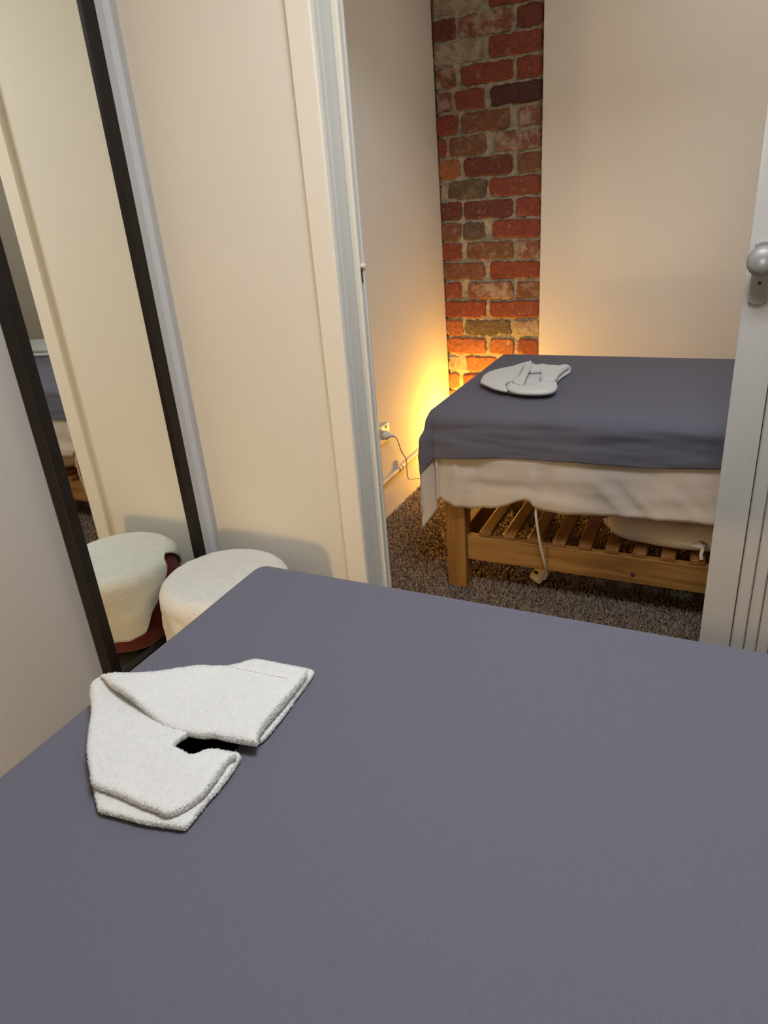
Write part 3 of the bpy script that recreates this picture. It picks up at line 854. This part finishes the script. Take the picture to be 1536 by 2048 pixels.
def terry(src, n, zmin, rng_seed, parent, h=0.0024):
    """short fuzzy loops standing on the faces of a towel"""
    rng = np.random.default_rng(rng_seed)
    me = src.data
    me.calc_loop_triangles()
    T = np.zeros(len(me.loop_triangles) * 3, dtype=np.int32); me.loop_triangles.foreach_get('vertices', T); T = T.reshape(-1, 3)
    C = np.zeros(len(me.vertices) * 3); me.vertices.foreach_get('co', C); C = C.reshape(-1, 3)
    A, B_, D = C[T[:, 0]], C[T[:, 1]], C[T[:, 2]]
    nr = np.cross(B_ - A, D - A); ar = np.linalg.norm(nr, axis=1); nr = nr / np.maximum(ar, 1e-12)[:, None]
    ok = (nr[:, 2] > -0.2) & (nr[:, 2] < 0.75) & (A[:, 2] > zmin)
    w = ar * ok; w /= w.sum()
    k = rng.choice(len(T), n, p=w)
    u, v_ = rng.random(n), rng.random(n); f = u + v_ > 1; u[f] = 1 - u[f]; v_[f] = 1 - v_[f]
    P = A[k] + (B_ - A)[k] * u[:, None] + (D - A)[k] * v_[:, None]
    N_ = nr[k] + rng.normal(0, 0.55, (n, 3)); N_ /= np.linalg.norm(N_, axis=1)[:, None]
    t1 = np.cross(N_, rng.normal(0, 1, (n, 3))); t1 /= np.maximum(np.linalg.norm(t1, axis=1), 1e-9)[:, None]
    t2_ = np.cross(N_, t1)
    r_ = 0.0006
    hh = rng.uniform(0.5, 1.0, n)[:, None] * h
    V = np.stack([P + t1 * r_, P - t1 * r_ * 0.5 + t2_ * r_ * 0.87, P - t1 * r_ * 0.5 - t2_ * r_ * 0.87, P + N_ * hh], 1)
    F = (np.arange(n)[:, None, None] * 4 + np.array([(0, 1, 3), (1, 2, 3), (2, 0, 3)])[None]).reshape(-1, 3)
    o = obj('terry_loops', V.reshape(-1, 3), F.tolist(), 'towel')
    o.parent = parent; o['kind'] = 'stuff'
    return o
terry(tw, 7000, ZS + 0.001, 1, tw, 0.0022)
# row of stitches along the woven hem band
sv, sf = [], []
for k in range(17):
    t = k / 16
    x = -0.607 + t * (-0.513 + 0.607); y = 0.648 - t * 0.0 + t * 0.006
    z = ZS + 0.0105 + 0.0135 + 0.005 * math.exp(-((y - 0.60) / 0.05) ** 2) + 0.017 * over_lower(x, y) + 0.0003
    n0 = len(sv)
    for dx, dy, dz in ((-0.0022, 0, 0), (0, -0.001, 0), (0.0022, 0, 0), (0, 0.001, 0), (0, 0, 0.0008), (0, 0, -0.002)):
        sv.append((x + dx, y + dy, z + dz))
    sf += [[n0 + a, n0 + b_, n0 + 4] for a, b_ in ((0, 1), (1, 2), (2, 3), (3, 0))] + [[n0 + b_, n0 + a, n0 + 5] for a, b_ in ((0, 1), (1, 2), (2, 3), (3, 0))]
st = obj('hem_stitching', sv, sf, 'towel_band', tw)

W = dict(
base=[(-0.7774, 2.3003), (-0.7842, 2.3287), (-0.794, 2.3984), (-0.7846, 2.4525), (-0.7571, 2.4939), (-0.729, 2.536), (-0.7062, 2.5897), (-0.687, 2.6092), (-0.6571, 2.5668), (-0.6426, 2.5517), (-0.6274, 2.5646), (-0.5955, 2.5517), (-0.5679, 2.544), (-0.5477, 2.5683), (-0.5271, 2.562), (-0.5141, 2.5183), (-0.5092, 2.472), (-0.5189, 2.4152), (-0.5223, 2.366), (-0.5228, 2.3421), (-0.5035, 2.2581), (-0.5049, 2.2099), (-0.5261, 2.1936), (-0.557, 2.18), (-0.5991, 2.1817), (-0.6296, 2.1897), (-0.6618, 2.202), (-0.7057, 2.2265), (-0.7483, 2.2663), (-0.7703, 2.2868)],
left=[(-0.7614, 2.2569), (-0.7774, 2.3483), (-0.7682, 2.4012), (-0.7412, 2.4418), (-0.7138, 2.483), (-0.6837, 2.5364), (-0.6696, 2.4559), (-0.6595, 2.3641), (-0.6554, 2.2884), (-0.6688, 2.2751), (-0.665, 2.2291), (-0.6404, 2.1703), (-0.6492, 2.1601), (-0.6923, 2.1842), (-0.7341, 2.2233)],
flap=[(-0.6639, 2.4633), (-0.6618, 2.5134), (-0.6536, 2.512), (-0.6424, 2.4712), (-0.6259, 2.3781), (-0.6148, 2.2999), (-0.599, 2.1977), (-0.6176, 2.2058), (-0.6406, 2.2281), (-0.6432, 2.3058), (-0.6516, 2.3852)],
right=[(-0.6591, 2.5233), (-0.6433, 2.5029), (-0.624, 2.4779), (-0.6106, 2.4957), (-0.5788, 2.48), (-0.5527, 2.4756), (-0.533, 2.4992), (-0.5125, 2.4909), (-0.5191, 2.4586), (-0.5238, 2.3917), (-0.5212, 2.3334), (-0.523, 2.2953), (-0.5435, 2.2924), (-0.5573, 2.2718), (-0.5827, 2.3542), (-0.5955, 2.415), (-0.618, 2.4152), (-0.6371, 2.416)],
front=[(-0.6605, 2.2304), (-0.6482, 2.2462), (-0.6268, 2.2217), (-0.6063, 2.2247), (-0.5881, 2.2094), (-0.5713, 2.2164), (-0.5634, 2.2585), (-0.5451, 2.2796), (-0.5236, 2.2874), (-0.506, 2.2668), (-0.4918, 2.2021), (-0.5008, 2.1621), (-0.5258, 2.1454), (-0.5691, 2.1384), (-0.5971, 2.1407), (-0.63, 2.1588), (-0.6477, 2.187)])
ZB = 0.6502
parts = [
    slab(W['base'], lambda x, y: ZB, 0.011, 0.006, 0.006, 0.0011, seed=1),
    slab(W['left'], lambda x, y: ZB + 0.010, 0.017, 0.024, 0.006, 0.0016, seed=2, lift=lambda x, y: 0.004 * noise.noise((x * 22, y * 14, 1))),
    slab(W['right'], lambda x, y: ZB + 0.010, 0.018, 0.018, 0.006, 0.0016, seed=3, lift=lambda x, y: 0.006 * smooth((y - 2.36) / 0.1) + 0.004 * noise.noise((x * 25, y * 14, 5))),
    slab(W['front'], lambda x, y: ZB + 0.010, 0.020, 0.020, 0.006, 0.0016, seed=4, lift=lambda x, y: 0.004 * noise.noise((x * 30, y * 20, 9))),
    slab(W['flap'], lambda x, y: ZB + 0.024, 0.013, 0.006, 0.005, 0.0011, seed=5),
]
V, F = merge(parts)
t2w = obj('hand_towel', V, F, 'towel', smooth=True)
tag(t2w, 'loosely folded white hand towel lying on the inner table, flap turned up', 'towel', 'folded white hand towels')
V, F = merge([slab([(0.10, 2.50), (0.14, 2.74), (0.52, 2.745), (0.55, 2.48), (0.33, 2.46)], lambda x, y: ZB, 0.016, 0.01, 0.014, seed=7),
              slab([(0.12, 2.53), (0.15, 2.73), (0.50, 2.735), (0.53, 2.50), (0.33, 2.48)], lambda x, y: ZB + 0.0155, 0.018, 0.012, 0.014, seed=8)])
t3w = obj('bath_towel', V, F, 'towel', smooth=True)
tag(t3w, 'white towel folded flat on the inner table, seen only in the mirror', 'towel')

# ------------------------------------------------------------------ stool with fleece, in the corner
SX, SY = -1.28, 1.415
sto = empty('round_stool', (SX, SY, 0))
tag(sto, 'low round dark red velvet stool tucked in the corner under a white fleece', 'stool')
ub = lathe('upholstered_body', [(0.0, 0.03), (0.165, 0.03), (0.172, 0.036), (0.176, 0.10), (0.178, 0.20), (0.180, 0.205), (0.178, 0.21), (0.178, 0.245), (0.170, 0.262), (0.150, 0.272), (0.0, 0.277)], 'red', (SX, SY, 0), sto, 48)
lathe('piping', [(0.178, 0.200), (0.1825, 0.2025), (0.184, 0.2055), (0.1825, 0.2085), (0.178, 0.211)], 'red', (SX, SY, 0), ub, 48)
for k in range(4):
    a = PI / 4 + k * PI / 2
    lathe('foot', [(0.0, 0.0), (0.016, 0.0), (0.02, 0.031), (0.0, 0.031)], 'foot', (SX + 0.12 * math.cos(a), SY + 0.12 * math.sin(a), 0), sto, 16)
# fleece cover: disc draped over the stool, hem height follows the angle
def make_fleece():
    na, nr = 120, 44
    hem = lerp_fn([(0, 0.12), (60, 0.10), (95, 0.09), (120, 0.06), (140, 0.015), (155, -0.02), (172, -0.015), (184, 0.02), (196, 0.075), (203, 0.09), (212, 0.15), (228, 0.168), (270, 0.17), (300, 0.16), (330, 0.14), (360, 0.12)])
    V, F = [(SX, SY, 0.287)], []
    R0 = 0.150; r = 0.036; arc = r * PI / 2
    for i in range(1, nr + 1):
        for k in range(na):
            a = 2 * PI * k / na
            tot = R0 + arc + hem(math.degrees(a))
            cut = 0.03 * math.exp(-((math.degrees(a) - 160) / 14.0) ** 2)
            tot -= cut
            s = tot * i / nr
            z = 0.287 + 0.0015 * noise.noise((math.cos(a) * s * 30, math.sin(a) * s * 30, 1))
            if s < R0: q = s
            else:
                d = s - R0
                if d < arc: q = R0 + r * math.sin(d / r); z -= r * (1 - math.cos(d / r))
                else:
                    h = d - arc
                    q = R0 + r + 0.02 * h; z -= r + h
                    q += 0.007 * smooth(h / 0.08) * math.sin(a * 7 + 0.8) + 0.004 * noise.noise((a * 3, h * 20, 4))
            if i == nr: z += 0.004 * noise.noise((a * 9, 0, 2))
            q += 0.0012 * noise.noise((a * 40, s * 120, 3))
            V.append((SX + q * math.cos(a), SY + q * math.sin(a), z))
    for k in range(na): F.append([0, 1 + k, 1 + (k + 1) % na])
    for i in range(nr - 1):
        for k in range(na):
            F.append([1 + i * na + k, 1 + i * na + (k + 1) % na, 1 + (i + 1) * na + (k + 1) % na, 1 + (i + 1) * na + k][::-1])
    bm = bmesh.new(); bv = [bm.verts.new(p) for p in V]
    for f in F: bm.faces.new([bv[i] for i in f])
    o = obj_bm('fleece_cover', bm, 'fleece', None, True)
    md = o.modifiers.new('thickness', 'SOLIDIFY'); md.thickness = 0.006; md.offset = 1.0
    tag(o, 'fluffy white fleece thrown over the low stool in the corner', 'throw')
make_fleece()

# ------------------------------------------------------------------ inner room wall fittings
po = empty('power_outlet', (-1.264, 2.49, 0.372))
tag(po, 'white power outlet on the inner side wall', 'power outlet')
box('face_plate', lean(0.37) - 0.001, -1.2545, 2.435, 2.535, 0.335, 0.412, 'plastic', po, 0.003, 2)
for y in (2.46, 2.51):
    box('rocker_switch', -1.2545, -1.2505, y - 0.006, y + 0.006, 0.392, 0.405, 'plastic', po, 0.0015, 1)
pl = empty('power_plug', (-1.25, 2.475, 0.372))
tag(pl, 'white plug in the wall outlet with a thin cord hanging down', 'plug')
lathe('plug_body', [(0.0, 0.0), (0.019, 0.0), (0.020, 0.012), (0.016, 0.020), (0.010, 0.029), (0.0065, 0.034), (0.0065, 0.046), (0.0, 0.047)], 'plastic', (-1.2545, 2.477, 0.373), pl, 20, 'x')
tube('cord', [(-1.209, 2.477, 0.373), (-1.203, 2.487, 0.362), (-1.205, 2.51, 0.333), (-1.21, 2.543, 0.282), (-1.215, 2.593, 0.23), (-1.215, 2.595, 0.178), (-1.215, 2.602, 0.138), (-1.213, 2.641, 0.119), (-1.20, 2.716, 0.095), (-1.18, 2.85, 0.03), (-1.16, 2.90, 0.018), (-1.12, 3.03, 0.02)], 0.0028, 'cord', pl)
cp = empty('conduit', (-1.25, 2.5, 0.18))
tag(cp, 'cream painted conduit pipe running low along the inner side wall', 'pipe')
cpp = tube('pipe', [(-1.251, 1.80, 0.172), (-1.251, 2.3, 0.176), (-1.251, 2.8, 0.184), (-1.251, 3.24, 0.19)], 0.0105, 'conduit', cp, 14, 4)
for y, z in ((2.590, 0.181), (2.615, 0.1815)):
    tube('pipe_clip', [(-1.251, y - 0.007, z), (-1.251, y + 0.007, z)], 0.0135, 'conduit', cpp, 14, 2)
box('clip_tab', lean(0.2) - 0.001, -1.252, 2.584, 2.596, 0.188, 0.222, 'conduit', cp, 0.002)

# controller of the heated blanket lying by the inner table
bc = empty('blanket_controller', (-0.516, 2.135, 0.0))
tag(bc, 'small white corded controller with yellow label lying on carpet by the pine table', 'controller')
bm = bmesh.new(); add_box(bm, -0.020, 0.020, -0.030, 0.030, -0.014, 0.014, 0.008, 4)
body = obj_bm('housing', bm, 'plastic', None, True)
ROT = Matrix.Translation((-0.516, 2.130, 0.040)) @ Matrix.Rotation(math.radians(-38), 4, 'Z') @ Matrix.Rotation(math.radians(38), 4, 'X') @ Matrix.Rotation(math.radians(-6), 4, 'Y') @ Matrix.Scale(1.12, 4)
def place(o, par):
    for v_ in o.data.vertices: v_.co = ROT @ v_.co
    o.data.update(); put(o, par)
place(body, bc)
def lab(name, x0, x1, y0, y1, z0, z1, mat, par=None):
    o = box(name, x0, x1, y0, y1, z0, z1, mat, None, 0.0006, 1); place(o, par or bc); return o
lab('bezel', -0.0165, 0.0165, -0.020, 0.022, 0.0135, 0.0150, 'plastic')
lp = lab('label_panel', -0.0142, 0.0142, -0.0175, 0.0195, 0.0145, 0.0156, 'label'); lp['label'] = 'yellow label'
lab('display_window', -0.0105, 0.0105, -0.0125, -0.003, 0.0152, 0.0160, 'keyhole', lp)
lab('stripe', -0.0142, 0.0142, 0.0135, 0.0160, 0.0152, 0.0160, 'keyhole', lp)
lab('switch_tab', -0.003, 0.003, 0.026, 0.034, 0.004, 0.012, 'plastic')
tube('cord', [(-0.505, 2.005, 0.40), (-0.500, 1.992, 0.36), (-0.498, 1.984, 0.33), (-0.491, 1.988, 0.268), (-0.483, 2.000, 0.202), (-0.475, 2.020, 0.138), (-0.478, 2.060, 0.085), (-0.490, 2.096, 0.045), (-0.500, 2.112, 0.03)], 0.0042, 'cord', bc, 10)

# calico bag on the slatted shelf
BG = [(-0.30, 2.13), (-0.26, 2.075), (-0.165, 2.055), (-0.093, 2.048), (-0.035, 2.052), (0.05, 2.08), (0.08, 2.25), (0.03, 2.42), (-0.12, 2.46), (-0.26, 2.36), (-0.31, 2.22)]
bg = empty('linen_bag', (-0.12, 2.24, 0.219))
tag(bg, 'lumpy calico linen bag stuffed on the slatted shelf of the inner table', 'bag')
V, F = slab(BG, lambda x, y: 0.2195, 0.085, 0.075, 0.012, 0.003, seed=6, lift=lambda x, y: 0.012 * noise.noise((x * 14, y * 14, 2)))
put(obj('bag_body', V, F, 'bag', smooth=True), bg)
for cx, cy, sgn in ((-0.028, 2.043, 1), (-0.300, 2.15, -1)):
    kb = []
    tube('drawstring_tie', [(cx - 0.01 * sgn, cy + 0.02, 0.262), (cx + 0.002, cy + 0.004, 0.268), (cx + 0.010 * sgn, cy - 0.004, 0.258), (cx + 0.008, cy - 0.008, 0.240), (cx + 0.011, cy - 0.012, 0.226)], 0.0055, 'bag', bg, 8)
    tube('drawstring_tie', [(cx - 0.016, cy + 0.012, 0.258), (cx - 0.002, cy, 0.262), (cx + 0.014, cy + 0.006, 0.262)], 0.0075, 'bag', bg, 8)

# ------------------------------------------------------------------ carpet pile in view
def make_pile():
    rng = np.random.default_rng(5)
    X0, X1, Y0, Y1 = -1.262, 0.30, 1.79, 3.235
    N = 52000
    x = rng.uniform(X0, X1, N); y = rng.uniform(Y0, Y1, N)
    legs = [(a, c) for a in ((T2[0] + 0.027, T2[0] + 0.096),) for c in ((T2[2] + 0.015, T2[2] + 0.075), (T2[3] - 0.075, T2[3] - 0.015))]
    keep = np.ones(N, bool)
    for (a, c) in legs: keep &= ~((x > a[0]) & (x < a[1]) & (y > c[0]) & (y < c[1]))
    keep &= np.hypot(x + 1.10, y - 3.08) > 0.062
    x, y = x[keep], y[keep]; N = len(x)
    h = rng.uniform(0.006, 0.0150, N)
    la = rng.uniform(0, 2 * PI, N); ll = rng.uniform(0.003, 0.015, N)
    r = rng.uniform(0.0019, 0.0034, N)
    base_a = rng.uniform(0, 2 * PI, N)
    V = np.zeros((N, 7, 3))
    for k in range(3):
        a = base_a + 2 * PI * k / 3
        V[:, k, 0] = x + r * np.cos(a); V[:, k, 1] = y + r * np.sin(a); V[:, k, 2] = 0.0
        V[:, 3 + k, 0] = x + 0.45 * ll * np.cos(la) + r * np.cos(a) * 0.95
        V[:, 3 + k, 1] = y + 0.45 * ll * np.sin(la) + r * np.sin(a) * 0.95
        V[:, 3 + k, 2] = h * 0.72
    V[:, 6, 0] = x + ll * np.cos(la); V[:, 6, 1] = y + ll * np.sin(la); V[:, 6, 2] = h
    V[:, :, 0] = np.maximum(V[:, :, 0], -1.2625)
    tri = np.array([(0, 1, 4), (0, 4, 3), (1, 2, 5), (1, 5, 4), (2, 0, 3), (2, 3, 5), (3, 4, 6), (4, 5, 6), (5, 3, 6)])
    F = (np.arange(N)[:, None, None] * 7 + tri[None]).reshape(-1, 3)
    me = bpy.data.meshes.new('carpet_pile')
    me.vertices.add(N * 7); me.vertices.foreach_set('co', V.reshape(-1))
    me.loops.add(len(F) * 3); me.loops.foreach_set('vertex_index', F.reshape(-1).astype(np.int32))
    me.polygons.add(len(F)); me.polygons.foreach_set('loop_start', np.arange(0, len(F) * 3, 3, dtype=np.int32))
    me.polygons.foreach_set('loop_total', np.full(len(F), 3, dtype=np.int32))
    me.update(calc_edges=True); me.validate()
    me.materials.append(M['pile'])
    o = bpy.data.objects.new('carpet_pile', me); COL.objects.link(o)
    tag(o, 'shaggy taupe carpet pile on the floor of the inner room', 'carpet', kind='stuff')
make_pile()

# ------------------------------------------------------------------ lamps
def point_light(name, loc, watts, col, rad, parent):
    l = bpy.data.lights.new(name, 'POINT'); l.energy = watts; l.color = col; l.shadow_soft_size = rad
    o = bpy.data.objects.new(name, l); COL.objects.link(o); o.location = loc
    put(o, parent); return o

def globe_lamp(x, y, watts, col, label):
    t = empty('globe_lamp', (x, y, 0))
    tag(t, label, 'lamp', 'amber globe lamps on the floor')
    lathe('lamp_base', [(0.0, 0.0), (0.055, 0.0), (0.058, 0.008), (0.052, 0.022), (0.024, 0.03), (0.016, 0.05), (0.014, 0.15), (0.024, 0.165), (0.026, 0.18), (0.0, 0.18)], 'wood_z', (x, y, 0.0), t, 28)
    R = 0.06; zc = 0.18 + R * 0.93
    prof = [(R * math.sin(PI * k / 14), zc - R * math.cos(PI * k / 14)) for k in range(15)]
    prof = [(max(r_, 0.0005), z) for r_, z in prof]
    # the glowing glass itself is the light source: watts -> radiance over the globe's surface
    gm = mat_emit('amber_globe', col, watts / (4 * PI * R * R) / PI)
    gl = lathe('glass_globe', prof, gm, (x, y, 0.0), t, 32)
    return gl

def ceiling_panel(x, y, w, d, watts, col, label):
    t = empty('ceiling_light', (x, y, CEIL))
    tag(t, label, 'ceiling light', 'ceiling light panels')
    bm = bmesh.new()
    for a in ((x - w / 2 - 0.02, x + w / 2 + 0.02, y - d / 2 - 0.02, y - d / 2), (x - w / 2 - 0.02, x + w / 2 + 0.02, y + d / 2, y + d / 2 + 0.02),
              (x - w / 2 - 0.02, x - w / 2, y - d / 2, y + d / 2), (x + w / 2, x + w / 2 + 0.02, y - d / 2, y + d / 2)):
        add_box(bm, a[0], a[1], a[2], a[3], CEIL - 0.03, CEIL)
    put(obj_bm('frame', bm, 'trim'), t)
    box('diffuser', x - w / 2, x + w / 2, y - d / 2, y + d / 2, CEIL - 0.02, CEIL - 0.012, 'panel_glow', t)
    l = bpy.data.lights.new('panel_light', 'AREA'); l.shape = 'RECTANGLE'; l.size = w * 0.98; l.size_y = d * 0.98
    l.energy = watts; l.color = col
    o = bpy.data.objects.new('panel_light', l); COL.objects.link(o); o.location = (x, y, CEIL - 0.032); put(o, t)

globe_lamp(-1.10, 3.08, INNER_GLOBE_W, (1.0, 0.50, 0.06), 'amber globe lamp glowing on the floor behind the inner table')
globe_lamp(-1.25, -0.30, FRONT_GLOBE_W, (1.0, 0.63, 0.26), 'amber globe lamp on the floor of the front room')
ceiling_panel(-0.10, 0.75, 0.6, 0.6, ROOM_PANEL_W, (0.93, 0.97, 1.0), 'square ceiling light panel of the front room')
ceiling_panel(0.15, 2.40, 0.6, 0.3, INNER_PANEL_W, (0.90, 0.97, 1.0), 'small ceiling light panel of the inner room')
